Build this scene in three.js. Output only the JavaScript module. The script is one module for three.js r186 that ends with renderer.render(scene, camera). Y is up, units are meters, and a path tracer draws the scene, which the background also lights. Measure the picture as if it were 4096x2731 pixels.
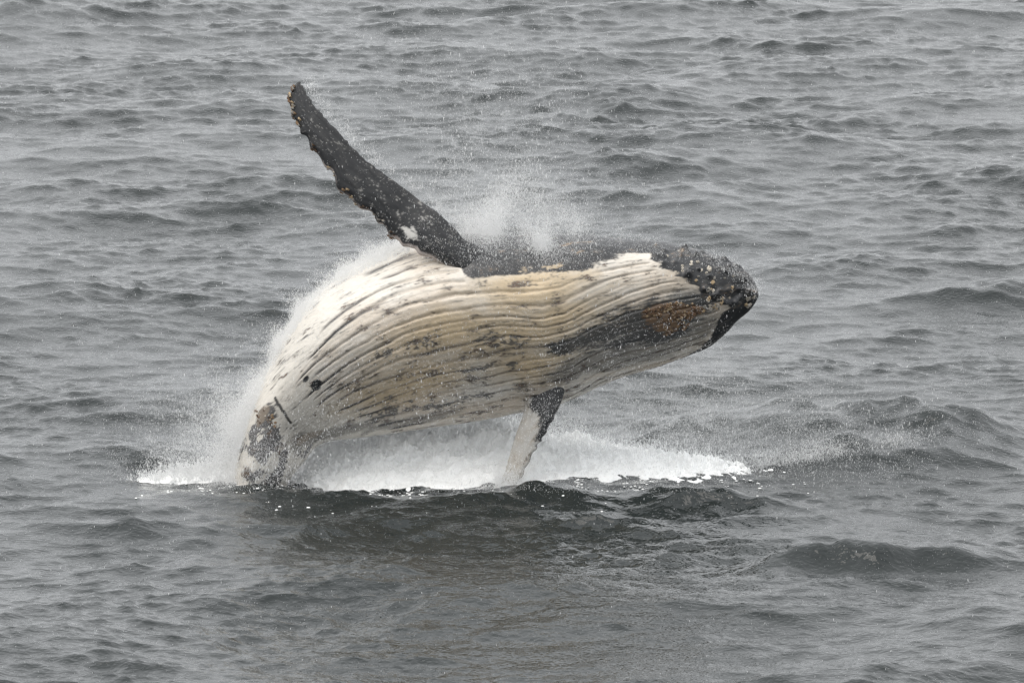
import * as THREE from 'three';
import { mergeGeometries } from 'three/addons/utils/BufferGeometryUtils.js';
import { ImprovedNoise } from 'three/addons/math/ImprovedNoise.js';

// ---------------------------------------------------------------- camera, sky, sun, exposure
const scene = new THREE.Scene();
const DIST = 120, PITCH = 7.5 * Math.PI / 180;
const AIM = new THREE.Vector3(0, 2.25, 0);
const camera = new THREE.PerspectiveCamera(5.125, 1024 / 682, 1, 20000);
camera.position.set(0, AIM.y + DIST * Math.sin(PITCH), DIST * Math.cos(PITCH));
camera.lookAt(AIM);

const renderer = new THREE.WebGLRenderer({ antialias: true });
renderer.toneMapping = THREE.LinearToneMapping;
renderer.toneMappingExposure = 1.78;
renderer.shadowMap.enabled = true;
renderer.setSize(1024, 682);

const perlin = new ImprovedNoise();
const n3 = (x, y, z) => perlin.noise(x, y, z);
function fbm(x, y, z, oct = 4) { let a = 0.5, s = 0; for (let i = 0; i < oct; i++) { s += a * n3(x, y, z); x = x * 2.03 + 11.3; y = y * 2.03 + 5.7; z = z * 2.03 + 3.1; a *= 0.5; } return s; }
function makeRng(seed) { let a = seed >>> 0; return () => { a = (a + 0x6D2B79F5) >>> 0; let t = a; t = Math.imul(t ^ (t >>> 15), t | 1); t ^= t + Math.imul(t ^ (t >>> 7), t | 61); return ((t ^ (t >>> 14)) >>> 0) / 4294967296; }; }
const clamp = (x, a = 0, b = 1) => Math.min(b, Math.max(a, x));
const smooth = (a, b, x) => { const t = clamp((x - a) / (b - a)); return t * t * (3 - 2 * t); };
const lerp = (a, b, t) => a + (b - a) * t;
function gaussOf(r) { return () => Math.sqrt(-2 * Math.log(1 - r() * 0.999999)) * Math.cos(6.283185307 * r()); }

// overcast sky: an even cloud deck, brighter overhead than at the horizon
{
  const W = 256, H = 128, d = new Float32Array(W * H * 4);
  for (let j = 0; j < H; j++) for (let i = 0; i < W; i++) {
    const el = ((j + 0.5) / H - 0.5) * Math.PI, az = (i + 0.5) / W * Math.PI * 2;
    const c = Math.cos(el), s = Math.sin(el);
    const cloud = 1 + 0.16 * fbm(c * Math.cos(az) * 2.2 + 7, s * 3.5 + 2, c * Math.sin(az) * 2.2 + 4, 4);
    const L = (0.52 + 0.26 * Math.max(0, s)) * (s > 0 ? cloud : 1);
    const k = (j * W + i) * 4;
    d[k] = L * 0.97; d[k + 1] = L * 0.99; d[k + 2] = L * 1.015; d[k + 3] = 1;
  }
  const t = new THREE.DataTexture(d, W, H, THREE.RGBAFormat, THREE.FloatType);
  t.mapping = THREE.EquirectangularReflectionMapping; t.magFilter = THREE.LinearFilter; t.minFilter = THREE.LinearFilter; t.wrapS = THREE.RepeatWrapping; t.needsUpdate = true;
  scene.background = t; scene.environment = t;
}
// the veiled sun behind the cloud
const sun = new THREE.DirectionalLight(0xfff8f0, 1.5);
sun.position.set(-40, 92, 20); sun.target.position.set(0, 0, 0);
sun.castShadow = true; sun.shadow.radius = 110; sun.shadow.mapSize.set(2048, 2048);
Object.assign(sun.shadow.camera, { left: -14, right: 14, top: 14, bottom: -14, near: 10, far: 220 });
scene.add(sun, sun.target);

// ---------------------------------------------------------------- helpers
const PPM = 254.3;                                   // drawing units of the whale's plan per metre
const bx = X => (X - 2048) / PPM, by = Y => (1938 - Y) / PPM;
function crom(p, t) {                                // Catmull-Rom through rows of numbers
  const n = p.length - 1, i = clamp(Math.floor(t), 0, n - 1), f = t - i;
  const a = p[Math.max(0, i - 1)], b = p[i], c = p[i + 1], d = p[Math.min(n, i + 2)];
  return b.map((_, k) => 0.5 * (2 * b[k] + (c[k] - a[k]) * f + (2 * a[k] - 5 * b[k] + 4 * c[k] - d[k]) * f * f + (3 * b[k] - a[k] - 3 * c[k] + d[k]) * f * f * f));
}
function interp(pairs, x) {                          // piecewise linear [[x, y] ...]
  if (x <= pairs[0][0]) return pairs[0][1];
  for (let i = 1; i < pairs.length; i++) if (x <= pairs[i][0]) { const [x0, y0] = pairs[i - 1], [x1, y1] = pairs[i]; return y0 + (y1 - y0) * (x - x0) / (x1 - x0); }
  return pairs[pairs.length - 1][1];
}
function gridGeometry(nu, nv, pos, closeV) {         // nu rows of nv points
  const g = new THREE.BufferGeometry(), idx = [];
  g.setAttribute('position', new THREE.BufferAttribute(pos, 3));
  const cols = closeV ? nv : nv - 1, index = new Uint32Array((nu - 1) * cols * 6);
  let k = 0;
  for (let i = 0; i < nu - 1; i++) for (let j = 0; j < cols; j++) {
    const a = i * nv + j, b = i * nv + (j + 1) % nv, c = a + nv, d = b + nv;
    index[k++] = a; index[k++] = c; index[k++] = b; index[k++] = b; index[k++] = c; index[k++] = d;
  }
  g.setIndex(new THREE.BufferAttribute(index, 1));
  g.computeVertexNormals();
  return g;
}
function shadows(o) { o.traverse(m => { if (m.isMesh) { m.castShadow = true; m.receiveShadow = true; } }); return o; }

// ---------------------------------------------------------------- the sea
function fft1(re, im, off, stride, n, cs, sn) {
  for (let i = 1, j = 0; i < n; i++) {
    let bit = n >> 1; for (; j & bit; bit >>= 1) j ^= bit; j ^= bit;
    if (i < j) { const a = off + i * stride, b = off + j * stride; let t = re[a]; re[a] = re[b]; re[b] = t; t = im[a]; im[a] = im[b]; im[b] = t; }
  }
  for (let len = 2; len <= n; len <<= 1) {
    const half = len >> 1, step = n / len;
    for (let i = 0; i < n; i += len) for (let j = 0; j < half; j++) {
      const c = cs[j * step], s = sn[j * step], a = off + (i + j) * stride, b = off + (i + j + half) * stride;
      const xr = re[b] * c - im[b] * s, xi = re[b] * s + im[b] * c;
      re[b] = re[a] - xr; im[b] = im[a] - xi; re[a] += xr; im[a] += xi;
    }
  }
}
function waveTile(N, size, lamMin, lamMax, mss, seed, windDir, peak, iso) {
  const rng = makeRng(seed), gs = gaussOf(rng), cs = new Float64Array(N / 2), sn = new Float64Array(N / 2);
  for (let i = 0; i < N / 2; i++) { cs[i] = Math.cos(2 * Math.PI * i / N); sn[i] = Math.sin(2 * Math.PI * i / N); }
  const dk = 2 * Math.PI / size, hr = new Float64Array(N * N), hi = new Float64Array(N * N);
  const k0 = 2 * Math.PI / lamMax, k1 = 2 * Math.PI / lamMin, kp = 2 * Math.PI / peak;
  for (let j = 0; j < N; j++) for (let i = 0; i < N; i++) {
    const kx = (i < N / 2 ? i : i - N) * dk, kz = (j < N / 2 ? j : j - N) * dk, k = Math.hypot(kx, kz);
    const a = gs(), b = gs();
    if (k < k0 || k > k1) continue;
    const co = Math.cos(Math.atan2(kz, kx) - windDir), D = ((1 - iso) * co * co + iso * 0.5) / Math.PI;
    const S = mss * Math.pow(k, -4) * D * Math.exp(-Math.pow(kp / k, 3)), amp = Math.sqrt(S) * dk;
    hr[j * N + i] = a * amp; hi[j * N + i] = b * amp;
  }
  const field = f => {
    const re = new Float64Array(N * N), im = new Float64Array(N * N);
    for (let j = 0; j < N; j++) for (let i = 0; i < N; i++) {
      const kx = (i < N / 2 ? i : i - N), kz = (j < N / 2 ? j : j - N), k = Math.hypot(kx, kz) || 1, q = j * N + i;
      if (f === 0) { re[q] = hr[q]; im[q] = hi[q]; } else { const w = (f === 1 ? kx : kz) / k; re[q] = -hi[q] * w; im[q] = hr[q] * w; }
    }
    for (let j = 0; j < N; j++) fft1(re, im, j * N, 1, N, cs, sn);
    for (let i = 0; i < N; i++) fft1(re, im, i, N, N, cs, sn);
    return Float32Array.from(re);
  };
  const H = field(0), X = field(1), Z = field(2), m = N - 1;
  return (x, z, out) => {
    const u = x / size * N, v = z / size * N, i0 = Math.floor(u), j0 = Math.floor(v), fu = u - i0, fv = v - j0;
    const a = (j0 & m) * N + (i0 & m), b = (j0 & m) * N + ((i0 + 1) & m), c = ((j0 + 1) & m) * N + (i0 & m), d = ((j0 + 1) & m) * N + ((i0 + 1) & m);
    const wa = (1 - fu) * (1 - fv), wb = fu * (1 - fv), wc = (1 - fu) * fv, wd = fu * fv;
    out[0] += H[a] * wa + H[b] * wb + H[c] * wc + H[d] * wd;
    out[1] += X[a] * wa + X[b] * wb + X[c] * wc + X[d] * wd;
    out[2] += Z[a] * wa + Z[b] * wb + Z[c] * wc + Z[d] * wd;
  };
}
const MSS = 0.0155;
const tileA = waveTile(1024, 61.3, 1.1, 18, MSS * 0.55, 11, 1.45, 3.4, 0.28);
const tileL = waveTile(256, 83.1, 4.5, 16, MSS * 0.38, 71, 1.25, 11, 0.3);
const tileM = waveTile(1024, 43.7, 0.3, 1.1, MSS * 0.9, 37, 1.4, 60, 0.3);
const tileB = waveTile(512, 9.7, 0.12, 0.3, MSS * 0.85, 23, 1.4, 50, 0.5);
// swells pushed up by the leaping whale and larger single waves: x, z, half length, half width, height
const SWELLS = [
  [-2.9, 2.0, 1.4, 0.55, 0.11], [-0.9, 2.5, 1.5, 0.6, 0.09], [-4.0, 0.9, 0.5, 0.35, 0.12],
  [-13.3, -84, 2.2, 3.5, 0.6], [-5.1, -42, 1.4, 1.7, 0.32], [-6.2, -3.2, 1.1, 1.2, 0.20], [-8.4, -24, 1.0, 1.4, 0.24], [3.4, -47, 2.0, 1.5, 0.24], [8.8, -23, 1.6, 1.3, 0.22], [-5.8, 5.0, 1.8, 0.9, 0.14], [7.0, 12.2, 1.2, 1.0, 0.12],
];
// long broken crests: x from, x to, z, half width, height, seed
const CRESTS = [[0.1, 4.6, 2.3, 0.55, 0.26, 3], [0.8, 5.0, 4.1, 0.6, 0.09, 9], [3.6, 7.0, 8.1, 0.52, 0.38, 5], [3.4, 6.2, 9.4, 0.5, 0.07, 6], [1.5, 8.8, -5.0, 1.5, 0.54, 7], [4.6, 7.9, -1.9, 0.85, 0.27, 8]];
function swell(x, z) {
  let h = 0;
  for (const [x0, x1, zc, w, a, e] of CRESTS) {
    if (x < x0 - 2 || x > x1 + 2 || Math.abs(z - zc) > 4 * w) continue;
    const win = smooth(x0 - 0.7, x0 + 0.9, x) * (1 - smooth(x1 - 1.6, x1 + 0.6, x)), zz = zc + 0.45 * w * n3(x * 0.7, e, 0.5) + 0.2 * w * n3(x * 2.3, e, 2.5), v = (z - zz) / (z > zz ? w : w * 1.3);
    h += a * win * Math.exp(-v * v) * (1 + Math.min(0.28, 0.16 / w) * n3(x * 0.8, e, 4.5) + Math.min(0.17, 0.09 / w) * n3(x * 1.9, e + z * 0.5, 7.5) + 0.10 * Math.min(1, 0.5 / w) * n3(x * 5.2, e + z * 1.6, 1.5));
  }
  for (const [cx, cz, lx, lz, a] of SWELLS) { const u = (x - cx) / lx, v = (z - cz) / lz, e = u * u + v * v; if (e < 12) h += a * Math.exp(-e); }
  return h * (1 + 0.3 * n3(x * 1.1, z * 0.5, 5.5) + 0.22 * n3(x * 2.6, z * 1.2, 2.5));
}
const tmp = [0, 0, 0];
function seaPoint(x, z, amp, out) {
  out[0] = out[1] = out[2] = 0;
  if (amp > 0) {
    tileA(x, z, out); tileL(x, z, out);
    tmp[0] = tmp[1] = tmp[2] = 0; tileM(x, z, tmp); tileB(x, z, tmp);
    const patch = clamp(1.0 + 0.85 * n3(x * 0.36, z * 0.26, 7.7) + 0.6 * n3(x * 0.12, z * 0.09, 3.3), 0.7, 1.7);   // cat's paws: rougher and calmer patches
    const calm = 1 - 0.5 * Math.exp(-Math.pow((x - 4.5) / 3, 2) - Math.pow((z + 4) / 2.4, 2));   // beaten flat by falling drops
    for (let k = 0; k < 3; k++) out[k] += tmp[k] * patch * calm;
  }
  const gust = 0.95 + 0.5 * n3(x * 0.16 + 3, z * 0.1, 1.7);
  const h = out[0] * amp * gust + swell(x, z);
  return [x + out[1] * amp * 1.1, h, z + out[2] * amp * 1.1];
}
{
  const xs = [], zs = [];
  const fx = 16.5, dx = 0.042, nx = Math.round(2 * fx / dx);
  for (let i = 0; i <= nx; i++) xs.push(-fx + 2 * fx * i / nx);
  for (let s = 0.06, x = fx; x < 6000; s *= x < 32 ? 1.03 : 1.4) { x += s; xs.push(x); xs.unshift(-x); }
  for (let z = 20; z > -98; z -= lerp(0.064, 0.18, (20 - z) / 118)) zs.push(z);
  for (let s = 0.3, z = zs[zs.length - 1]; z > -9000; s *= 1.4) { z -= s; zs.push(z); }
  for (let s = 0.15, z = 20; z < 6000; s *= 1.4) { z += s; zs.unshift(z); }
  const nu = zs.length, nv = xs.length, pos = new Float32Array(nu * nv * 3), o = [0, 0, 0];
  for (let i = 0; i < nu; i++) for (let j = 0; j < nv; j++) {
    const x = xs[j], z = zs[i], amp = 1 - clamp(Math.max((Math.abs(x) - 30) / 20, (z - 20) / 12, (-98 - z) / 20));
    const p = seaPoint(x, z, amp, o), k = (i * nv + j) * 3;
    pos[k] = p[0]; pos[k + 1] = p[1]; pos[k + 2] = p[2];
  }
  const g = gridGeometry(nu, nv, pos, false);
  if (g.attributes.normal.getY(Math.floor(nu / 2) * nv + 500) < 0) { const ix = g.index.array; for (let i = 0; i < ix.length; i += 3) { const t = ix[i]; ix[i] = ix[i + 1]; ix[i + 1] = t; } g.computeVertexNormals(); }
  const uv = new Float32Array(nu * nv * 2), TS = 3.3, TP = 1024;   // fine ripples: a relief 3.3 m wide, uv in metres
  for (let i = 0; i < nu; i++) for (let j = 0; j < nv; j++) { uv[(i * nv + j) * 2] = xs[j] / TS; uv[(i * nv + j) * 2 + 1] = zs[i] / TS; }
  g.setAttribute('uv', new THREE.BufferAttribute(uv, 2));
  const rip = waveTile(TP, TS, 0.03, 0.15, MSS * 0.32, 51, 1.5, 50, 0.6), rd = new Float32Array(TP * TP * 4), RH = 0.008;
  for (let j = 0; j < TP; j++) for (let i = 0; i < TP; i++) { tmp[0] = 0; rip(i * TS / TP, j * TS / TP, tmp); const v = clamp(0.5 + tmp[0] / RH), k = (j * TP + i) * 4; rd[k] = rd[k + 1] = rd[k + 2] = v; rd[k + 3] = 1; }
  const ripple = new THREE.DataTexture(rd, TP, TP, THREE.RGBAFormat, THREE.FloatType);
  ripple.wrapS = ripple.wrapT = THREE.RepeatWrapping; ripple.magFilter = THREE.LinearFilter; ripple.minFilter = THREE.LinearFilter; ripple.needsUpdate = true;
  const sea = new THREE.Mesh(g, new THREE.MeshPhysicalMaterial({ color: new THREE.Color().setRGB(0.016, 0.020, 0.020), roughness: 0.06, ior: 1.333, metalness: 0, bumpMap: ripple, bumpScale: RH }));
  sea.name = 'sea'; sea.userData = { kind: 'structure', label: 'grey choppy sea surface under an overcast sky', category: 'sea' };
  sea.receiveShadow = true; sea.castShadow = true; scene.add(sea);
  console.log('sea', nu, nv, (nu * nv * 2 / 1e6).toFixed(2) + 'M tris');
}

// ---------------------------------------------------------------- the whale
// upper and lower edge of the body in plan units, then depth (belly to back) over width
const ST = [
  [880, 2330, 1020, 2340, 1.7], [895, 2180, 1070, 2190, 1.6], [912, 2050, 1112, 2060, 1.45],
  [931, 1932, 1150, 1940, 1.35], [951, 1807, 1216, 1850, 1.2], [975, 1715, 1255, 1800, 1.15], [1010, 1620, 1302, 1772, 1.1], [1060, 1505, 1390, 1757, 1.05],
  [1130, 1365, 1480, 1746, 1.0], [1225, 1230, 1590, 1733, 0.98], [1350, 1115, 1700, 1717, 0.97], [1500, 1032, 1800, 1700, 0.96], [1660, 968, 1900, 1685, 0.96],
  [1800, 948, 1990, 1670, 0.96], [1900, 940, 2080, 1650, 0.95], [2050, 942, 2180, 1630, 0.94], [2200, 936, 2290, 1597, 0.92], [2350, 938, 2390, 1550, 0.9],
  [2500, 955, 2500, 1508, 0.86], [2600, 962, 2610, 1476, 0.82], [2705, 977, 2720, 1437, 0.78], [2813, 1002, 2830, 1392, 0.74], [2889, 1026, 2900, 1338, 0.72],
  [2954, 1058, 2948, 1286, 0.72], [3003, 1099, 2992, 1249, 0.72], [3028, 1145, 3018, 1216, 0.72], [3034, 1181, 3033, 1189, 0.72],
].map(([a, b, c, d, e]) => [bx(a), by(b), bx(c), by(d), e]);
const TN = ST.length - 1;
const NS = 760;
const rows = [];
{ // even spacing along the body
  const m = 4000, c = []; let L = 0, prev = null; const acc = [];
  for (let i = 0; i <= m; i++) { const t = i / m * TN, p = crom(ST, t), q = [(p[0] + p[2]) / 2, (p[1] + p[3]) / 2]; if (prev) L += Math.hypot(q[0] - prev[0], q[1] - prev[1]); acc.push([L, t]); prev = q; }
  let k = 0;
  for (let i = 0; i <= NS; i++) {
    let f = i / NS; f = f > 0.93 ? 0.93 + 0.07 * Math.sin((f - 0.93) / 0.07 * Math.PI / 2) : f;
    const s = f * L; while (k < m - 1 && acc[k + 1][0] < s) k++;
    const t = i === NS ? TN : acc[k][1] + (acc[k + 1][1] - acc[k][1]) * clamp((s - acc[k][0]) / (acc[k + 1][0] - acc[k][0] || 1));
    const p = crom(ST, t), cx = (p[0] + p[2]) / 2, cy = (p[1] + p[3]) / 2, hx = (p[0] - p[2]) / 2, hy = (p[1] - p[3]) / 2, a = Math.max(0.004, Math.hypot(hx, hy));
    rows.push({ s, t, cx, cy, ex: hx / a, ey: hy / a, a, b: a * p[4] });
  }
}
const BODY_LEN = rows[NS].s;
function toBody(X, Y) {                              // plan units -> [s, sin theta] on the belly side
  const x = bx(X), y = by(Y); let best = 1e9, r = rows[0], f = 0;
  for (const q of rows) { const dx = x - q.cx, dy = y - q.cy, al = Math.abs(dx * -q.ey + dy * q.ex); if (Math.hypot(dx, dy) < q.a * 1.6 + 0.1 && al < best) { best = al; r = q; f = (dx * q.ex + dy * q.ey) / q.a; } }
  return [r.s, clamp(f, -1.05, 1.05), r];
}
function rowAt(s) { let lo = 0, hi = NS; while (hi - lo > 1) { const m = (lo + hi) >> 1; if (rows[m].s <= s) lo = m; else hi = m; } return rows[lo]; }
function onBody(s, th, lift = 0) {                   // point and outward normal on the bare body
  const r = rowAt(s), st = Math.sin(th), ct = Math.cos(th);
  let n = new THREE.Vector3(r.ex * st * r.b, r.ey * st * r.b, ct * r.a).normalize();
  return [new THREE.Vector3(r.cx + r.ex * r.a * st, r.cy + r.ey * r.a * st, r.b * ct * (1 + LEAN * st)).addScaledVector(n, lift), n];
}
const LEAN = 0.42;                                   // the chest is fullest above its middle line
const asTheta = f => Math.asin(clamp(f, -1, 1));
const line = pts => pts.map(([X, Y]) => { const [s, f] = toBody(X, Y); return [s, asTheta(f)]; }).sort((p, q) => p[0] - q[0]);
// edge of the pale throat and belly towards the dark flank and lip
const upperEdge = [[0, 1.9], [rowAt(toBody(1660, 968)[0]).s, 1.9], ...line([[1800, 975], [1860, 1060], [1900, 1085], [2000, 1072], [2070, 1061], [2125, 1047], [2217, 1056], [2325, 1056], [2380, 1029], [2450, 1005], [2526, 992], [2586, 999], [2620, 1030], [2651, 1051], [2710, 1078], [2754, 1105], [2792, 1130], [2800, 1160]]), [BODY_LEN * 0.95, -0.2], [BODY_LEN, -0.9]];
const lowerEdge = [[0, -1.9], [toBody(2700, 1430)[0], -1.9], [toBody(2760, 1400)[0], -1.45], ...line([[2815, 1370], [2845, 1330], [2860, 1300], [2880, 1240]]), [BODY_LEN, -0.0]];
// where the grooves run out towards the tail
const grooveEnd = [[1660, 1040], [1640, 1047], [1520, 1092], [1415, 1158], [1325, 1255], [1255, 1370], [1205, 1468], [1290, 1590], [1350, 1612], [1440, 1650], [1560, 1690]].map(([X, Y]) => { const [s, f] = toBody(X, Y); return [asTheta(f), s]; }).sort((p, q) => p[0] - q[0]);
const NP = 14.3;
const grooveCoord = th => { const a = Math.abs(th); return Math.sign(th) * (a < 1.571 ? 0.55 * Math.sin(a) + 0.45 * a / 1.571 : 1 + (a - 1.571) * 0.6) * NP * 0.62; };
const grooveSweep = [[1700, 1300, 0], [2050, 1280, 0], [2180, 1270, -0.06], [2260, 1260, -0.04], [2380, 1240, 0.12], [2500, 1230, 0.26], [2650, 1215, 0.36], [2800, 1195, 0.40]].map(([X, Y, v]) => [toBody(X, Y)[0], v]);
function groove(s, th) {                             // [depth 0-1, share of a groove's start, index]
  const sweep = interp(grooveSweep, s) * (0.35 + 0.65 * smooth(-0.7, 0.3, th));
  th -= sweep; const th0 = th + sweep;
  const wob = 0.55 * n3(s * 0.55, th * 2.2, 3.1) + 0.16 * n3(s * 2.3, th * 6, 9.4) + 0.05 * n3(s * 9, th * 17, 2.2);
  const q = grooveCoord(th + 0.05) + wob, k = Math.round(q), d = Math.abs(q - k);
  const jit = 0.28 * n3(k * 7.31, 0.5, 4.2);
  const run = s - interp(grooveEnd, th0) + jit + ((k & 1) ? 0.0 : 0.12);
  const start = smooth(-0.03, 0.18, run);
  const front = smooth(0.05, 0.22, interp(upperEdge, s) - th0) * smooth(0.05, 0.2, th0 - interp(lowerEdge, s));
  const side = 1 - smooth(1.25, 1.75, Math.abs(th0));
  const headFade = 1 - smooth(BODY_LEN * 0.955, BODY_LEN * 0.985, s);
  const w = 0.15 + 0.05 * n3(s * 1.3, k * 3.1, 6.6);
  const prof = clamp(0.8 + 0.9 * n3(s * 0.75, k * 2.3, 1.9), 0.25, 1.25) * Math.exp(-(d / w) * (d / w)) + 0.22 * (d / 0.5) * (d / 0.5);
  return [prof * start * front * side * headFade, run, k, Math.exp(-Math.pow(d / (w * 0.85), 2)) * start * front * side * headFade];
}
const blobs = {};
function blobSet(name, list) { blobs[name] = list.map(([X, Y, rx, ry]) => { const [s, f, r] = toBody(X, Y); return [s, asTheta(f), rx / PPM, ry / PPM, r]; }); }
function blob(name, s, th, r) { let m = 0; for (const [bs, bt, rx, ry] of blobs[name]) { const u = (s - bs) / rx, v = (th - bt) * r.a / ry; m = Math.max(m, 1 - Math.sqrt(u * u + v * v)); } return m; }
blobSet('dark', [[2330, 1330, 160, 60], [2420, 1300, 170, 75], [2520, 1250, 150, 80], [2620, 1230, 150, 90], [2480, 1345, 170, 40], [2240, 1360, 130, 40], [2720, 1215, 130, 95], [2790, 1200, 90, 60], [2560, 1320, 200, 60], [2660, 1320, 160, 60]]);
blobSet('grey', [[2700, 1330, 300, 110], [2500, 1400, 330, 90], [2330, 1440, 250, 80], [2600, 1400, 300, 90], [2750, 1180, 120, 70], [1650, 1670, 330, 60], [1380, 1710, 200, 60], [1230, 1750, 130, 70]]);
blobSet('yellow', [[2150, 1120, 400, 190], [2230, 1230, 360, 160], [2050, 1300, 520, 200], [2150, 1420, 380, 160], [1800, 1270, 480, 150], [1650, 1500, 480, 150]]);
blobSet('speck', [[1560, 1370, 130, 60], [1690, 1330, 170, 60], [1950, 1300, 140, 60], [2050, 1320, 200, 80], [2060, 1430, 70, 60], [2200, 1350, 160, 70], [1900, 1440, 250, 50], [1560, 1620, 280, 70], [1750, 1600, 230, 60], [1500, 1660, 200, 50], [1900, 1560, 280, 50], [1330, 1520, 110, 50]]);
blobSet('navel', [[1272, 1503, 34, 28], [1230, 1478, 22, 14]]);
blobSet('scar', Array.from({ length: 16 }, (_, i) => [lerp(1106, 1166, i / 15), lerp(1568, 1664, i / 15), 9, 9]));
blobSet('stock', [[1060, 1660, 100, 70], [1010, 1720, 60, 60], [1080, 1740, 90, 60], [1050, 1800, 70, 45], [1130, 1830, 80, 30], [1030, 1880, 60, 50], [1100, 1910, 110, 40], [1220, 1800, 70, 40], [1000, 1780, 40, 90]]);
blobSet('brown', [[2620, 1228, 75, 50], [2665, 1272, 65, 66], [2700, 1222, 75, 52], [2755, 1225, 65, 42]]);
blobSet('stockBrown', [[1055, 1640, 60, 40], [1240, 1730, 90, 35]]);
blobSet('flankGold', [[2095, 1040, 40, 26], [2210, 1035, 60, 25]]);
const WHITE = [0.63, 0.60, 0.545], PINK = [0.56, 0.488, 0.40], YELL = [0.58, 0.465, 0.31], BLACK = [0.024, 0.025, 0.027], GREY = [0.20, 0.193, 0.175], TAN = [0.30, 0.235, 0.165], BROWN = [0.19, 0.12, 0.07];
const mix3 = (a, b, t) => [a[0] + (b[0] - a[0]) * t, a[1] + (b[1] - a[1]) * t, a[2] + (b[2] - a[2]) * t];
function skin(s, th, r, gv) {
  const u = s, w = th * r.a;
  const big = fbm(u * 0.8, w * 1.1, 2.5, 3), mid = fbm(u * 4, w * 6, 8.5, 4), fine = n3(u * 23, w * 38, 1.5), fine2 = n3(u * 47, w * 60, 7.5);
  let c = mix3(WHITE, PINK, clamp(smooth(-0.35, 0.3, big + 0.25 * mid) * smooth(-0.3, 0.6, gv[1] + 0.5 * mid)));
  const y = smooth(0, 0.9, blob('yellow', s, th, r) + 0.3 * mid + 0.25 * big + 0.12 * n3(u * 1.5, gv[2] * 3.3, 2.2));
  c = mix3(c, YELL, y);
  const grey = smooth(0.0, 0.5, blob('grey', s, th, r) + 0.5 * mid);
  c = mix3(c, GREY, 0.8 * grey);
  // dark pigment in the grooves: strong where they begin, thin and brown along the middle
  const endDark = 1 - smooth(0.2, 1.1, gv[1] + 0.5 * n3(gv[2] * 5.1, u * 0.7, 0.3)), patch = smooth(0.0, 0.4, n3(u * 1.1, gv[2] * 2.7, 5.5) + 0.4 * mid + (th < 0.25 ? 0.12 : -0.12));
  c = mix3(c, TAN, gv[3] * 0.32);
  c = mix3(c, [0.05, 0.05, 0.05], clamp(gv[3] * (endDark * 0.95 + patch * 0.5 + grey * 0.3)));
  // speckles and blotches
  const sp = blob('speck', s, th, r);
  c = mix3(c, [0.09, 0.09, 0.088], 0.85 * smooth(0.36, 0.56, sp * 0.55 + 0.3 * mid + 0.6 * fbm(u * 9, w * 14, 3.7, 3) + 0.22 * fine + gv[3] * 0.12));
  c = mix3(c, [0.12, 0.115, 0.105], 0.75 * smooth(0.40, 0.55, mid * 0.9 + 0.3 * fine2 + (th < -0.2 ? 0.12 : 0)));
  const dk = blob('dark', s, th, r);
  const strk = fbm(u * 2.5, w * 22, 6.2, 3);
  c = mix3(c, [0.06, 0.062, 0.064], 0.93 * smooth(0.0, 0.55, dk + 0.5 * mid + 0.25 * fine + 0.7 * strk));
  c = mix3(c, BLACK, smooth(0.15, 0.4, blob('navel', s, th, r) + 0.5 * mid));
  c = mix3(c, BLACK, 0.9 * smooth(0.1, 0.5, blob('scar', s, th, r) + 0.25 * mid));
  const stk = blob('stock', s, th, r);
  c = mix3(c, [0.07, 0.07, 0.075], 0.92 * smooth(0.22, 0.48, stk + 0.9 * mid + 0.3 * fine));
  c = mix3(c, TAN, 0.5 * smooth(0.2, 0.5, blob('stockBrown', s, th, r) + 0.5 * mid));
  // flank, lip and back
  const scal = 0.035 * Math.sin(grooveCoord(th) * 6.283) + 0.09 * mid + 0.05 * fine;
  const du = th - interp(upperEdge, s) + scal, dl = interp(lowerEdge, s) - th + scal;
  let fl = Math.max(smooth(-0.03, 0.05, du), smooth(-0.05, 0.08, dl));
  fl = Math.max(fl, smooth(1.85, 2.0, Math.abs(th) + 0.2 * mid));
  let dark = mix3(BLACK, [0.055, 0.055, 0.055], smooth(0.0, 0.3, mid + 0.3 * fine));
  dark = mix3(dark, [0.42, 0.40, 0.37], 0.7 * smooth(0.40, 0.55, fbm(u * 9, w * 9, 4.4, 3) + 0.2 * fine2) * smooth(BODY_LEN * 0.8, BODY_LEN * 0.88, s));
  dark = mix3(dark, YELL, 0.75 * smooth(0.5, 0.8, blob('flankGold', s, th, r) + 1.3 * mid + 0.3 * fine));
  c = mix3(c, dark, fl);
  c = mix3(c, BROWN, 0.85 * smooth(0.15, 0.45, blob('brown', s, th, r) + 0.6 * mid + 0.2 * fine));
  const g = 1 + 0.10 * fine + 0.08 * fine2;
  return [c[0] * g, c[1] * g, c[2] * g];
}
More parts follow.
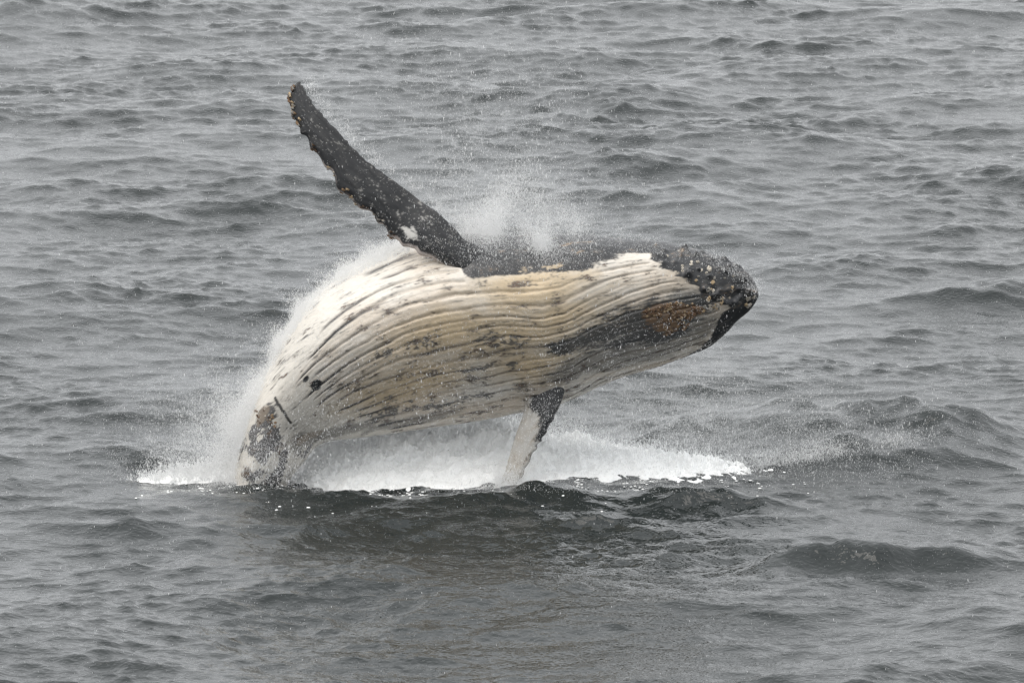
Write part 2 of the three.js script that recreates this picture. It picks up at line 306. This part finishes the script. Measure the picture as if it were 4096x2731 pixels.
// knobs on lip and chin
const knobRng = makeRng(5), knobs = [];
for (let i = 0; i < 46; i++) {
  const s = BODY_LEN * (0.83 + 0.165 * Math.pow(knobRng(), 0.7)), ed = interp(upperEdge, s), th = lerp(Math.max(ed, -0.3) + 0.08, 1.45, knobRng());
  knobs.push([s, th, 0.035 + 0.035 * knobRng(), 0.03 + 0.04 * knobRng()]);
}
function bodyGeometry() {
  const NF = 430, NB = 90, NV = NF + NB, lim = 1.9, ths = [];
  for (let j = 0; j < NF; j++) ths.push(-lim + 2 * lim * j / NF);
  for (let j = 0; j < NB; j++) ths.push(lim + (2 * Math.PI - 2 * lim) * j / NB);
  const nu = NS + 1, pos = new Float32Array(nu * NV * 3), col = new Float32Array(nu * NV * 3);
  const root = [toBody(1880, 1040), toBody(2170, 1620)];
  for (let i = 0; i < nu; i++) {
    const r = rows[i];
    for (let j = 0; j < NV; j++) {
      let th = ths[j]; if (th > Math.PI) th -= 2 * Math.PI;
      const st = Math.sin(th), ct = Math.cos(th), e = 1;
      let nx = r.ex * st * r.b, ny = r.ey * st * r.b, nz = ct * r.a; const nl = Math.hypot(nx, ny, nz) || 1; nx /= nl; ny /= nl; nz /= nl;
      const gv = groove(r.s, th), tap = smooth(0.02, 0.5, r.a);
      let h = -0.026 * gv[0] * clamp(r.a / 1.1, 0.35, 1);
      h += (0.05 * fbm(r.s * 0.9, th * 1.6, 6.1, 3) + 0.012 * fbm(r.s * 5, th * 5 * r.a, 2.9, 3)) * tap;
      for (const [ks, kt, kr, kh] of knobs) { const du = r.s - ks; if (Math.abs(du) < 0.15) { const dv = (th - kt) * r.a, q = (du * du + dv * dv) / (kr * kr); if (q < 6) h += kh * Math.exp(-q); } }
      // shoulders where the flippers leave the body
      for (const [rs, rf] of root) { const du = (r.s - rs) / 0.45, dv = (th - asTheta(rf)) / 0.35, q = du * du + dv * dv; if (q < 9) h += 0.05 * Math.exp(-q); }
      const k = (i * NV + j) * 3;
      pos[k] = r.cx + r.ex * r.a * st + nx * h; pos[k + 1] = r.cy + r.ey * r.a * st + ny * h; pos[k + 2] = r.b * ct * (1 + LEAN * st) + nz * h;
      const c = skin(r.s, th, r, gv); col[k] = c[0]; col[k + 1] = c[1]; col[k + 2] = c[2];
    }
  }
  const g = gridGeometry(nu, NV, pos, true);
  g.setAttribute('color', new THREE.BufferAttribute(col, 3));
  return orient(g, (x, y, z) => { const r = rows[380]; return [x - r.cx, y - r.cy, z]; }, 380 * NV + 215);
}
function orient(g, dirOf, at) {                      // turn the faces outward, judged at one vertex
  const p = g.attributes.position, n = g.attributes.normal, d = dirOf(p.getX(at), p.getY(at), p.getZ(at));
  if (n.getX(at) * d[0] + n.getY(at) * d[1] + n.getZ(at) * d[2] < 0) { const ix = g.index.array; for (let i = 0; i < ix.length; i += 3) { const t = ix[i]; ix[i] = ix[i + 1]; ix[i + 1] = t; } g.computeVertexNormals(); }
  return g;
}
// flippers: leading edge, trailing edge (plan units), depth z, thickness
const FLIP_UP = [
  [1985, 1200, 1960, 985, 0.75, 0.52], [1925, 1140, 1905, 950, 0.95, 0.46], [1869, 1080, 1858, 922, 1.1, 0.38], [1812, 1036, 1835, 893, 1.12, 0.33], [1760, 1011, 1800, 858, 1.1, 0.30], [1691, 975, 1749, 812, 1.06, 0.27], [1640, 950, 1700, 782, 1.0, 0.25],
  [1588, 925, 1650, 745, 0.92, 0.23], [1545, 880, 1605, 712, 0.91, 0.21], [1500, 828, 1560, 680, 0.9, 0.2], [1444, 792, 1515, 648, 0.88, 0.18], [1400, 752, 1467, 610, 0.86, 0.17], [1355, 706, 1421, 570, 0.83, 0.15], [1325, 645, 1380, 522, 0.8, 0.14],
  [1272, 583, 1335, 478, 0.76, 0.12], [1235, 528, 1295, 436, 0.72, 0.11], [1203, 476, 1265, 402, 0.68, 0.1], [1183, 428, 1242, 370, 0.64, 0.09], [1172, 382, 1225, 340, 0.6, 0.07], [1178, 340, 1212, 318, 0.57, 0.05], [1197, 312, 1203, 309, 0.56, 0.012],
];
const FLIP_LOW = [
  [2270, 1490, 2125, 1500, 0.35, 0.5], [2256, 1560, 2104, 1580, 0.45, 0.42], [2236, 1611, 2092, 1643, 0.55, 0.33], [2208, 1659, 2074, 1690, 0.62, 0.28], [2172, 1722, 2058, 1735, 0.68, 0.24], [2146, 1763, 2044, 1778, 0.72, 0.22], [2112, 1824, 2030, 1828, 0.78, 0.2], [2085, 1872, 2012, 1878, 0.84, 0.18], [2056, 1935, 1992, 1938, 0.9, 0.15], [2032, 2000, 1974, 2000, 0.95, 0.12], [2006, 2080, 1955, 2080, 1.0, 0.09], [1980, 2150, 1950, 2148, 1.05, 0.05], [1962, 2170, 1955, 2170, 1.05, 0.012],
];
function flipperRows(def, n) { return Array.from({ length: n + 1 }, (_, i) => { const t = i / n * (def.length - 1), p = crom(def, t); return { t: i / n, lx: bx(p[0]), ly: by(p[1]), tx: bx(p[2]), ty: by(p[3]), z: p[4], th: Math.max(0.01, p[5]) }; }); }
const NFR = 260;
const upRows = flipperRows(FLIP_UP, NFR), lowRows = flipperRows(FLIP_LOW, NFR);
// one point of a flipper's skin: along i, round phi (0 leading edge, pi trailing edge, + towards the belly side)
function flipPoint(r, phi, knobby) {
  const cx = (r.lx + r.tx) / 2, cy = (r.ly + r.ty) / 2, hx = (r.lx - r.tx) / 2, hy = (r.ly - r.ty) / 2, c = Math.cos(phi), s = Math.sin(phi);
  const prof = Math.pow(Math.abs(s), 0.95) * (0.72 + 0.34 * c), lead = smooth(0.35, 1, c), trail = smooth(0.5, 1, -c), len = Math.hypot(hx, hy) || 1e-6;
  const kn = knobby * (lead * (0.055 * Math.pow(Math.abs(Math.sin(r.t * 46 + 0.7 * Math.sin(r.t * 17))), 3) + 0.03 * n3(r.t * 30, 1.2, 0.4)) + trail * smooth(0.35, 0.55, r.t) * (0.03 * n3(r.t * 60, 4.2, 0.4))) * smooth(0.14, 0.25, r.t) * (1 - smooth(0.985, 1, r.t));
  return [cx + hx * (c + Math.sign(c) * kn / len), cy + hy * (c + Math.sign(c) * kn / len), r.z + Math.sign(s) * r.th * 0.5 * prof + 0.006 * n3(r.t * 25, c * 4, s * 2) ];
}
function flipperGeometry(frows, colour, knobby) {
  const NV = 96, nu = NFR + 1, pos = new Float32Array(nu * NV * 3), col = new Float32Array(nu * NV * 3);
  for (let i = 0; i < nu; i++) for (let j = 0; j < NV; j++) {
    const phi = j / NV * Math.PI * 2, p = flipPoint(frows[i], phi > Math.PI ? phi - 2 * Math.PI : phi, knobby), k = (i * NV + j) * 3, c = colour(frows[i], phi > Math.PI ? phi - 2 * Math.PI : phi);
    pos.set(p, k); col.set(c, k);
  }
  const g = gridGeometry(nu, NV, pos, true);
  g.setAttribute('color', new THREE.BufferAttribute(col, 3));
  return orient(g, () => [0, 0, 1], 130 * NV + 24);
}
function upColour(r, phi) {
  const c = Math.cos(phi), x = r.t * 4.2, w = c * 0.35, mid = fbm(x * 5, w * 9, 3.3, 4), fine = n3(x * 30, w * 40, 1.1);
  let k = mix3(BLACK, [0.047, 0.047, 0.047], smooth(-0.1, 0.45, mid + 0.35 * fine));
  k = mix3(k, [0.36, 0.35, 0.33], 0.55 * smooth(0.30, 0.48, n3(x * 21, w * 27, 6.6) * 0.7 + 0.35 * mid + 0.2 * n3(x * 60, w * 60, 3.6)));
  const scr = smooth(0.34, 0.5, 0.5 * mid + 0.8 * n3(x * 3.2 + w * 9, w * 55 - x * 20, 8.8)) * smooth(0.1, 0.2, r.t) * (1 - smooth(0.42, 0.6, r.t));
  k = mix3(k, [0.5, 0.49, 0.47], 0.7 * scr);
  const u = (r.t - 0.315) / 0.034, v = (c - 0.40) / 0.34, rr = Math.hypot(u, v); // pale ring scar
  k = mix3(k, [0.62, 0.61, 0.58], 0.9 * smooth(0.1, 0.35, 0.55 - 0.55 * rr + 0.9 * mid + 0.35 * fine) * (rr < 1.4 ? 1 : 0) * (phi > 0 ? 1 : 0));
  const lead = smooth(0.84, 0.95, c + 0.25 * mid) * smooth(0.1, 0.14, r.t) * (1 - smooth(0.66, 0.74, r.t));
  k = mix3(k, [0.50, 0.44, 0.41], 0.85 * lead * smooth(-0.25, 0.05, mid + 0.3 * n3(x * 2.3, 1, 1) + (r.t < 0.3 ? 0.25 : 0)));
  if (phi < 0) k = mix3(k, [0.6, 0.58, 0.56], 0.8 * smooth(-0.2, 0.2, mid));
  return k;
}
function lowColour(r, phi) {
  const c = Math.cos(phi), x = r.t * 2.6, w = c * 0.3, mid = fbm(x * 5, w * 9, 7.3, 4), fine = n3(x * 30, w * 40, 4.1);
  const edge = interp([[0, -1.2], [0.16, -0.5], [0.22, 0.1], [0.32, 0.45], [0.40, 0.72], [0.48, 1.15], [1, 1.2]], r.t);
  let k = mix3([0.43, 0.42, 0.395], [0.38, 0.345, 0.295], smooth(-0.3, 0.4, mid + 0.2 * w));
  k = mix3(k, BLACK, smooth(-0.12, 0.22, c - edge + 0.6 * mid + 0.2 * fine));
  k = mix3(k, [0.05, 0.05, 0.05], 0.9 * smooth(0.2, 0.36, mid + 0.35 * fine + 0.15 * c) * smooth(0.35, 0.55, r.t));
  return k;
}
const whale = new THREE.Group();
whale.name = 'humpback_whale';
whale.userData = { label: 'breaching humpback whale with pale grooved belly, black raised flipper and barnacled chin', category: 'whale' };
const skinMat = new THREE.MeshPhysicalMaterial({ color: 0xffffff, vertexColors: true, roughness: 0.52, ior: 1.4, clearcoat: 0.35, clearcoatRoughness: 0.16 });
{
  const g = mergeGeometries([bodyGeometry(), flipperGeometry(upRows, upColour, 1), flipperGeometry(lowRows, lowColour, 0.6)]);
  const m = new THREE.Mesh(g, skinMat); m.name = 'body'; whale.add(m);
  console.log('whale', g.index.count / 3);
}
// barnacles: low ribbed cones with a crater
{
  const r = makeRng(77);
  const shape = (seed) => {
    const q = makeRng(seed), pts = [[0, 0.35], [0.28, 0.42], [0.42, 0.72], [0.62, 0.66], [0.85, 0.3], [1.0, -0.1]].map(([x, y]) => new THREE.Vector2(x, y));
    const g = new THREE.LatheGeometry(pts, 9), p = g.attributes.position;
    for (let i = 0; i < p.count; i++) { const a = Math.atan2(p.getZ(i), p.getX(i)), k = 1 + 0.16 * Math.sin(a * 4 + seed) + 0.1 * Math.sin(a * 2 + seed * 2); p.setXYZ(i, p.getX(i) * k, p.getY(i) * (1 + 0.1 * Math.sin(a + seed)), p.getZ(i) * k); }
    g.computeVertexNormals(); return g;
  };
  const shapes = [shape(1), shape(2), shape(3)];
  const mk = c => new THREE.MeshStandardMaterial({ color: new THREE.Color().setRGB(...c), roughness: 0.8 });
  const browns = [mk([0.15, 0.09, 0.052]), mk([0.22, 0.145, 0.085]), mk([0.08, 0.052, 0.035]), mk([0.32, 0.24, 0.15])], pales = [mk([0.52, 0.48, 0.41]), mk([0.36, 0.33, 0.28]), mk([0.42, 0.32, 0.2]), mk([0.2, 0.19, 0.17])];
  let count = 0;
  const put = (p, n, size, mats) => {
    const m = new THREE.Mesh(shapes[Math.floor(r() * 3)], mats[Math.floor(r() * mats.length)]);
    m.name = count ? 'barnacle_' + String(count).padStart(3, '0') : 'barnacle'; count++;
    m.position.copy(p); m.quaternion.setFromUnitVectors(new THREE.Vector3(0, 1, 0), n.clone().add(new THREE.Vector3(r() - 0.5, r() - 0.5, r() - 0.5).multiplyScalar(0.5)).normalize());
    m.scale.set(size * (0.8 + 0.4 * r()), size * (0.7 + 0.5 * r()), size * (0.8 + 0.4 * r())); whale.add(m);
  };
  const inPoly = (poly, x, y) => { let c = false; for (let i = 0, j = poly.length - 1; i < poly.length; j = i++) { const [xi, yi] = poly[i], [xj, yj] = poly[j]; if ((yi > y) !== (yj > y) && x < (xj - xi) * (y - yi) / (yj - yi) + xi) c = !c; } return c; };
  const scatter = (poly, n, lo, hi, mats) => {
    const xs = poly.map(p => p[0]), ys = poly.map(p => p[1]), x0 = Math.min(...xs), x1 = Math.max(...xs), y0 = Math.min(...ys), y1 = Math.max(...ys);
    for (let k = 0, tries = 0; k < n && tries < 4000; tries++) { const X = lerp(x0, x1, r()), Y = lerp(y0, y1, r()); if (!inPoly(poly, X, Y) || n3(X * 0.017, Y * 0.021, 3.3) < -0.12 - 0.3 * r()) continue; const [s, f] = toBody(X, Y), [p, nn] = onBody(s, asTheta(f), -0.004); put(p, nn, lerp(lo, hi, r() * r()), mats); k++; }
  };
  scatter([[2555, 1210], [2600, 1188], [2640, 1196], [2690, 1176], [2740, 1196], [2800, 1186], [2815, 1225], [2780, 1262], [2735, 1300], [2690, 1316], [2655, 1330], [2622, 1290], [2595, 1262], [2568, 1268], [2580, 1235]], 125, 0.02, 0.042, browns);
  scatter([[2600, 990], [2720, 1000], [2860, 1050], [2960, 1090], [3010, 1140], [3015, 1200], [2960, 1215], [2880, 1190], [2800, 1130], [2700, 1050]], 36, 0.02, 0.055, pales);
  scatter([[2800, 1180], [2880, 1160], [2930, 1190], [2900, 1225], [2810, 1230]], 18, 0.025, 0.055, pales);
  scatter([[2960, 1150], [3020, 1150], [3020, 1200], [2980, 1225]], 14, 0.03, 0.06, pales);
  scatter([[1020, 1630], [1070, 1610], [1110, 1640], [1105, 1690], [1040, 1680]], 26, 0.016, 0.036, [...browns, pales[0]]);
  // along the leading edge of the raised flipper
  const edge = (t, k, sz, mats) => { for (let i = 0; i < k; i++) { const row = upRows[Math.round(clamp(t + (r() - 0.5) * 0.022) * NFR)], ph = (r() - 0.25) * 1.1, a = flipPoint(row, ph, 1), cc = new THREE.Vector3((row.lx + row.tx) / 2, (row.ly + row.ty) / 2, row.z), p = new THREE.Vector3(...a); put(p, p.clone().sub(cc).normalize(), sz * (0.7 + 0.6 * r()), mats); } };
  for (const t of [0.965, 0.945, 0.92, 0.895, 0.87, 0.84, 0.80]) edge(t, 6, 0.034, [...browns, pales[3], pales[2]]);
  for (const t of [0.71, 0.57, 0.55, 0.485, 0.37, 0.36]) edge(t, 4, 0.03, browns);
  for (const t of [0.66, 0.62, 0.52, 0.45, 0.42]) edge(t, 2, 0.026, pales);
  console.log('barnacles', count);
}
scene.add(shadows(whale));

// ---------------------------------------------------------------- white water thrown up round the whale
const sr = makeRng(4242), sg = gaussOf(sr);
const foamMat = new THREE.MeshPhysicalMaterial({ color: new THREE.Color().setRGB(0.91, 0.92, 0.915), roughness: 0.85, ior: 1.33 });
function moundHeight(m, x, z) {                      // height of churned water over the sea
  const v = (z - interp(m.zc, x)) / interp(m.halfW, x); if (Math.abs(v) >= 1) return -1;
  const vp = m.peak ?? 0, vv = v < vp ? (vp - v) / (1 + vp) : (v - vp) / (1 - vp), base = v < vp ? Math.pow(1 - vv * vv, 0.75) : Math.pow(0.5 + 0.5 * Math.cos(vv * Math.PI), 0.8), e = m.seed;
  const nse = fbm(x * 1.7 + e, z * 1.7, e, 5) * 0.9 + Math.abs(fbm(x * 6 + e, z * 6, 2 + e, 3)) * 0.5;
  const torn = fbm(x * 3.1 + e, z * 3.1, e + 5, 3), clump = Math.max(0, n3(x * 7.5, e, z * 7.5)), bead = Math.max(0, n3(x * 17, e + 3, z * 17));
  return base * (interp(m.top, x) * (1 + m.rough * nse + 0.45 * torn) + 0.07) + base * (0.10 * fbm(x * 11, e, z * 11, 3) + 0.13 * clump + 0.07 * bead) - (1 - base) * (0.05 + 0.22 * Math.max(0, torn + 0.05)) + 0.03 * (1 - base);
}
function foamMound(name, label, m) {
  const nx = Math.round((m.x1 - m.x0) / 0.018), nz = 120, pos = new Float32Array((nx + 1) * (nz + 1) * 3), o = [0, 0, 0];
  for (let i = 0; i <= nx; i++) for (let j = 0; j <= nz; j++) {
    const x = lerp(m.x0, m.x1, i / nx), z = interp(m.zc, x) + (j / nz * 2 - 1) * 0.999 * interp(m.halfW, x);
    const y = seaPoint(x, z, 1, o)[1] - 0.05 + moundHeight(m, x, z), k = (i * (nz + 1) + j) * 3;
    pos[k] = x + 0.06 * n3(z * 7, y * 5, m.seed); pos[k + 1] = y; pos[k + 2] = z + 0.1 * n3(x * 6, y * 6, m.seed + 4);
  }
  const g = orient(gridGeometry(nx + 1, nz + 1, pos, false), () => [0, 1, 0], Math.floor(nx / 2) * (nz + 1) + 60);
  const me = new THREE.Mesh(g, foamMat); me.name = name; me.userData = { kind: 'stuff', label, category: 'splash' };
  scene.add(shadows(me)); return m;
}
const under = foamMound('splash', 'heap of white water churned up under the whale belly', { x0: bx(1130), x1: bx(3350), seed: 3.3, rough: 0.55, peak: -0.45,
  zc: [[-3.6, -0.9], [-2.6, -0.6], [0, -0.6], [0.8, -0.8], [1.5, -0.9], [2.6, -0.5], [5.1, -0.4]], halfW: [[-3.6, 0.8], [-2.6, 1.7], [0, 2.0], [0.8, 1.9], [1.5, 1.6], [2.6, 1.0], [5.1, 0.4]],
  top: [[-3.6, 0.05], [-3.1, 0.55], [-2, 0.75], [-0.3, 0.72], [0.2, 0.52], [0.7, 0.32], [1.3, 0.27], [2.0, 0.20], [2.6, 0.10], [3.1, 0.03], [3.6, -0.06], [5.1, -0.25]] });
const low = foamMound('splash_001', 'low white splash spreading from the base of the whale tail stock', { x0: bx(480), x1: bx(980), seed: 8.1, rough: 1.1,
  zc: [[-6.5, -0.3], [-4, -0.35]], halfW: [[-6.2, 0.12], [-5.4, 0.3], [-4.2, 0.45]], top: [[-6.2, -0.12], [-5.8, 0.0], [-5.2, 0.12], [-4.6, 0.2], [-4.2, 0.26]] });

// ---------------------------------------------------------------- spray: countless falling drops
const dropGeo = (() => { const g = new THREE.IcosahedronGeometry(1, 0); g.scale(0.74, 3.5, 0.74); return g; })();
const dropMat = new THREE.MeshPhysicalMaterial({ color: new THREE.Color().setRGB(0.95, 0.955, 0.955), roughness: 0.6, ior: 1.33, transmission: 0.3, thickness: 0 });
const one = [0, 0, 0];
function spray(name, label, list, category = 'spray') {
  const im = new THREE.InstancedMesh(dropGeo, dropMat, list.length), d = new THREE.Object3D(), r = makeRng(list.length);
  list.forEach(([x, y, z, s], i) => { d.position.set(x, y, z); d.rotation.set((r() - 0.5) * 0.5, r() * 6.28, (r() - 0.5) * 0.5 - 0.06); const q = r(), k = s * (0.5 + 0.45 * q + 1.5 * Math.pow(q, 40)); d.scale.set(k, k * (0.6 + 0.8 * r()), k); d.updateMatrix(); im.setMatrixAt(i, d.matrix); });
  im.name = name; im.userData = { kind: 'stuff', label, category }; im.castShadow = true; im.receiveShadow = true; scene.add(im);
  return list.length;
}
const along = (pts, t) => crom(pts, t * (pts.length - 1));
const gusty = (x, y, f, seed) => clamp(0.5 + 1.1 * fbm(x * f, y * f * 0.6, seed, 3) * 1.6);  // uneven density of a cloud of drops
function fill(L, n, make, f = 1.6, seed = 1, size = 0.0034) { for (let i = 0; i < n; i++) { const p = make(); if (p[1] < 0.02 || sr() > gusty(p[0], p[1], f, seed) + 0.12) continue; L.push([p[0], p[1], p[2], size]); } }
function froth(L, m, n, up, size) { for (let i = 0; i < n; i++) { const x = lerp(m.x0, m.x1, sr()), hw = interp(m.halfW, x), z = interp(m.zc, x) + (sr() * 2 - 1) * hw, h = moundHeight(m, x, z); if (sr() > h * 4 + 0.02) continue; const y = seaPoint(x, z, 1, one)[1] - 0.05 + h; L.push([x + sg() * 0.02, y - Math.log(1 - sr() * 0.99) * up, z, size]); } }
let drops = 0;
{ // off the back edge: hugging the belly, wider towards the water
  const edge = [[935, 1925], [950, 1810], [975, 1715], [1010, 1620], [1060, 1505], [1130, 1365], [1225, 1230], [1350, 1115], [1500, 1032], [1640, 972]].map(([X, Y]) => [bx(X), by(Y)]);
  const L = [];
  fill(L, 185000, () => {
    const t = Math.pow(sr(), 1.15), p = along(edge, t), q = along(edge, Math.min(1, t + 0.02)), dx = q[0] - p[0], dy = q[1] - p[1], l = Math.hypot(dx, dy) || 1;
    const w = lerp(0.55, 0.17, smooth(0, 0.7, t)) * (0.55 + 0.9 * (0.5 + n3(t * 22, 1, 1))), o = -Math.log(1 - sr() * 0.9995) * w * 0.42 - 0.03;
    return [p[0] - dy / l * o + sg() * 0.015, p[1] + dx / l * o - 0.25 * o * sr(), sg() * 0.45 - 0.1];
  }, 2.2, 3, 0.0031);
  fill(L, 55000, () => [bx(960) - Math.abs(sg()) * 0.8, Math.abs(sg()) * 0.7, sg() * 0.7 - 0.5], 1.8, 5, 0.0029);
  froth(L, low, 24000, 0.06, 0.006);
  drops += spray('spray', 'curtain of spray streaming off the whale tail and rear belly', L);
}
{ // over the back, behind the flipper
  const L = [];
  fill(L, 135000, () => { const X = 2060 + sg() * 170, top = 230 * (0.45 + 0.6 * Math.exp(-Math.pow((X - 2080) / 140, 2))); return [bx(X), by(975 - Math.abs(sg()) * top * 0.55), -0.2 + sg() * 0.6]; }, 1.5, 7, 0.003);
  fill(L, 14000, () => { const t = Math.abs(sg()); return [bx(2180 + sg() * 26 - t * 14), by(1020 - t * 75), 0.7 + sg() * 0.15]; }, 2.5, 8);
  fill(L, 26000, () => [bx(1900 + sg() * 270), by(930 - Math.abs(sg()) * 380), sg() * 1.2 - 0.5], 0.9, 9, 0.0033);
  fill(L, 6000, () => { const t = sr(), p = along([[1215, 325], [1318, 462], [1467, 612], [1685, 772], [1835, 893]], t); return [bx(p[0] + Math.abs(sg()) * 26), by(p[1] - Math.abs(sg()) * 30), 0.7 + sg() * 0.15]; }, 3, 10, 0.0033);
  drops += spray('spray_001', 'mist of drops hanging above the whale back beside the raised flipper', L);
}
{ // along head and flank, and running off the belly
  const L = [];
  fill(L, 5000, () => { const t = sr(), p = along([[1900, 940], [2100, 950], [2350, 940], [2600, 962], [2813, 1002], [2954, 1058], [3020, 1140]], t); return [bx(p[0] + sg() * 20), by(p[1] - Math.abs(sg()) * 18 + 50 * sr()), 0.35 + sg() * 0.4]; }, 3, 12, 0.0034);
  fill(L, 4500, () => [bx(2130 + sg() * 190), by(970 + sg() * 38), 1.1 + sr() * 0.4], 2.2, 13, 0.0034);
  fill(L, 26000, () => [bx(lerp(1150, 2900, sr())), Math.max(0.3, by(1500 + sg() * 220)), 1.75 + sr() * 1.2], 1.2, 14, 0.003);
  fill(L, 9000, () => [bx(1090 + sg() * 130), by(1830 + sg() * 90), 0.9 + sr() * 0.5], 1.6, 15, 0.0034);
  drops += spray('spray_002', 'thin rain of drops falling from the whale head, throat and belly', L);
}
{ // under the belly and out beyond the lower flipper
  const L = [];
  fill(L, 80000, () => { const X = 1780 + sg() * 260; return [bx(X), 0.1 + (1 - Math.pow(sr(), 1.6)) * lerp(0.8, 1.2, (X - 1200) / 1000), -1.3 + sg() * 0.5]; }, 1.6, 17, 0.0038);
  fill(L, 18000, () => [bx(2015 + sg() * 55), Math.abs(sg()) * 0.17 - 0.02, 0.95 + sg() * 0.3], 2.5, 27, 0.0036);
  fill(L, 70000, () => { const t = Math.pow(sr(), 2.0), X = lerp(2150, 3700, t) + sg() * 60; return [bx(X), Math.abs(sg()) * lerp(1.0, 0.4, t), -1.4 + sg() * 1.1]; }, 0.8, 18, 0.0034);
  fill(L, 22000, () => { const t = clamp(0.42 + 0.3 * sg(), -0.2, 1.4); return [bx(lerp(2850, 3650, t)) + sg() * 0.15, lerp(0.04, 0.34, t) + Math.abs(sg()) * 0.11, -0.8 - t * 1.2 + sg() * 0.25]; }, 2, 19, 0.0036);
  fill(L, 30000, () => [bx(3000 + sg() * 420), 0.05 + Math.abs(sg()) * 0.6, -2.8 + sg() * 1.3], 0.7, 20, 0.003);
  froth(L, under, 50000, 0.07, 0.0055);
  drops += spray('spray_003', 'stippled spray over the humped water beside the whale throat', L);
}
{ // fine drizzle in the air
  const L = [];
  for (let i = 0; i < 60000; i++) { const z = lerp(-8, 30, sr()); L.push([(sr() * 2 - 1) * 11, sr() * 9 + 0.1, z, 0.0021]); }
  drops += spray('drizzle', 'fine drizzle of scattered drops in the air over the grey sea', L, 'rain');
}
{ // flecks of foam floating on the sea round the splash
  const list = [], up = new THREE.Vector3(0, 1, 0);
  for (let i = 0; i < 60000; i++) {
    const x = lerp(-7, 6, sr()), z = 0.6 + sg() * 1.6, d = smooth(0, 1, 1 - Math.abs(x + 0.6) / 6) * Math.exp(-Math.pow((z - 0.4) / 1.5, 2)) , web = 1 - Math.abs(n3(x * 1.9, 1.3, z * 1.2)) * 5;
    if (sr() > d * clamp(web) * 0.55) continue;
    const p = seaPoint(x, z, 1, one); list.push([p[0], p[1] + 0.004, p[2]]);
  }
  const im = new THREE.InstancedMesh(new THREE.IcosahedronGeometry(1, 0), foamMat, list.length), o = new THREE.Object3D();
  list.forEach(([x, y, z], i) => { const k = 0.006 + 0.02 * Math.pow(sr(), 3); o.position.set(x, y, z); o.rotation.set(0, sr() * 6.28, 0); o.scale.set(k * 1.4, k * 0.5, k); o.updateMatrix(); im.setMatrixAt(i, o.matrix); });
  im.name = 'foam_flecks'; im.userData = { kind: 'stuff', label: 'loose flecks of white foam floating round the splash', category: 'foam' }; im.castShadow = im.receiveShadow = true; scene.add(im);
  console.log('flecks', list.length);
}
console.log('drops', drops);

renderer.render(scene, camera);
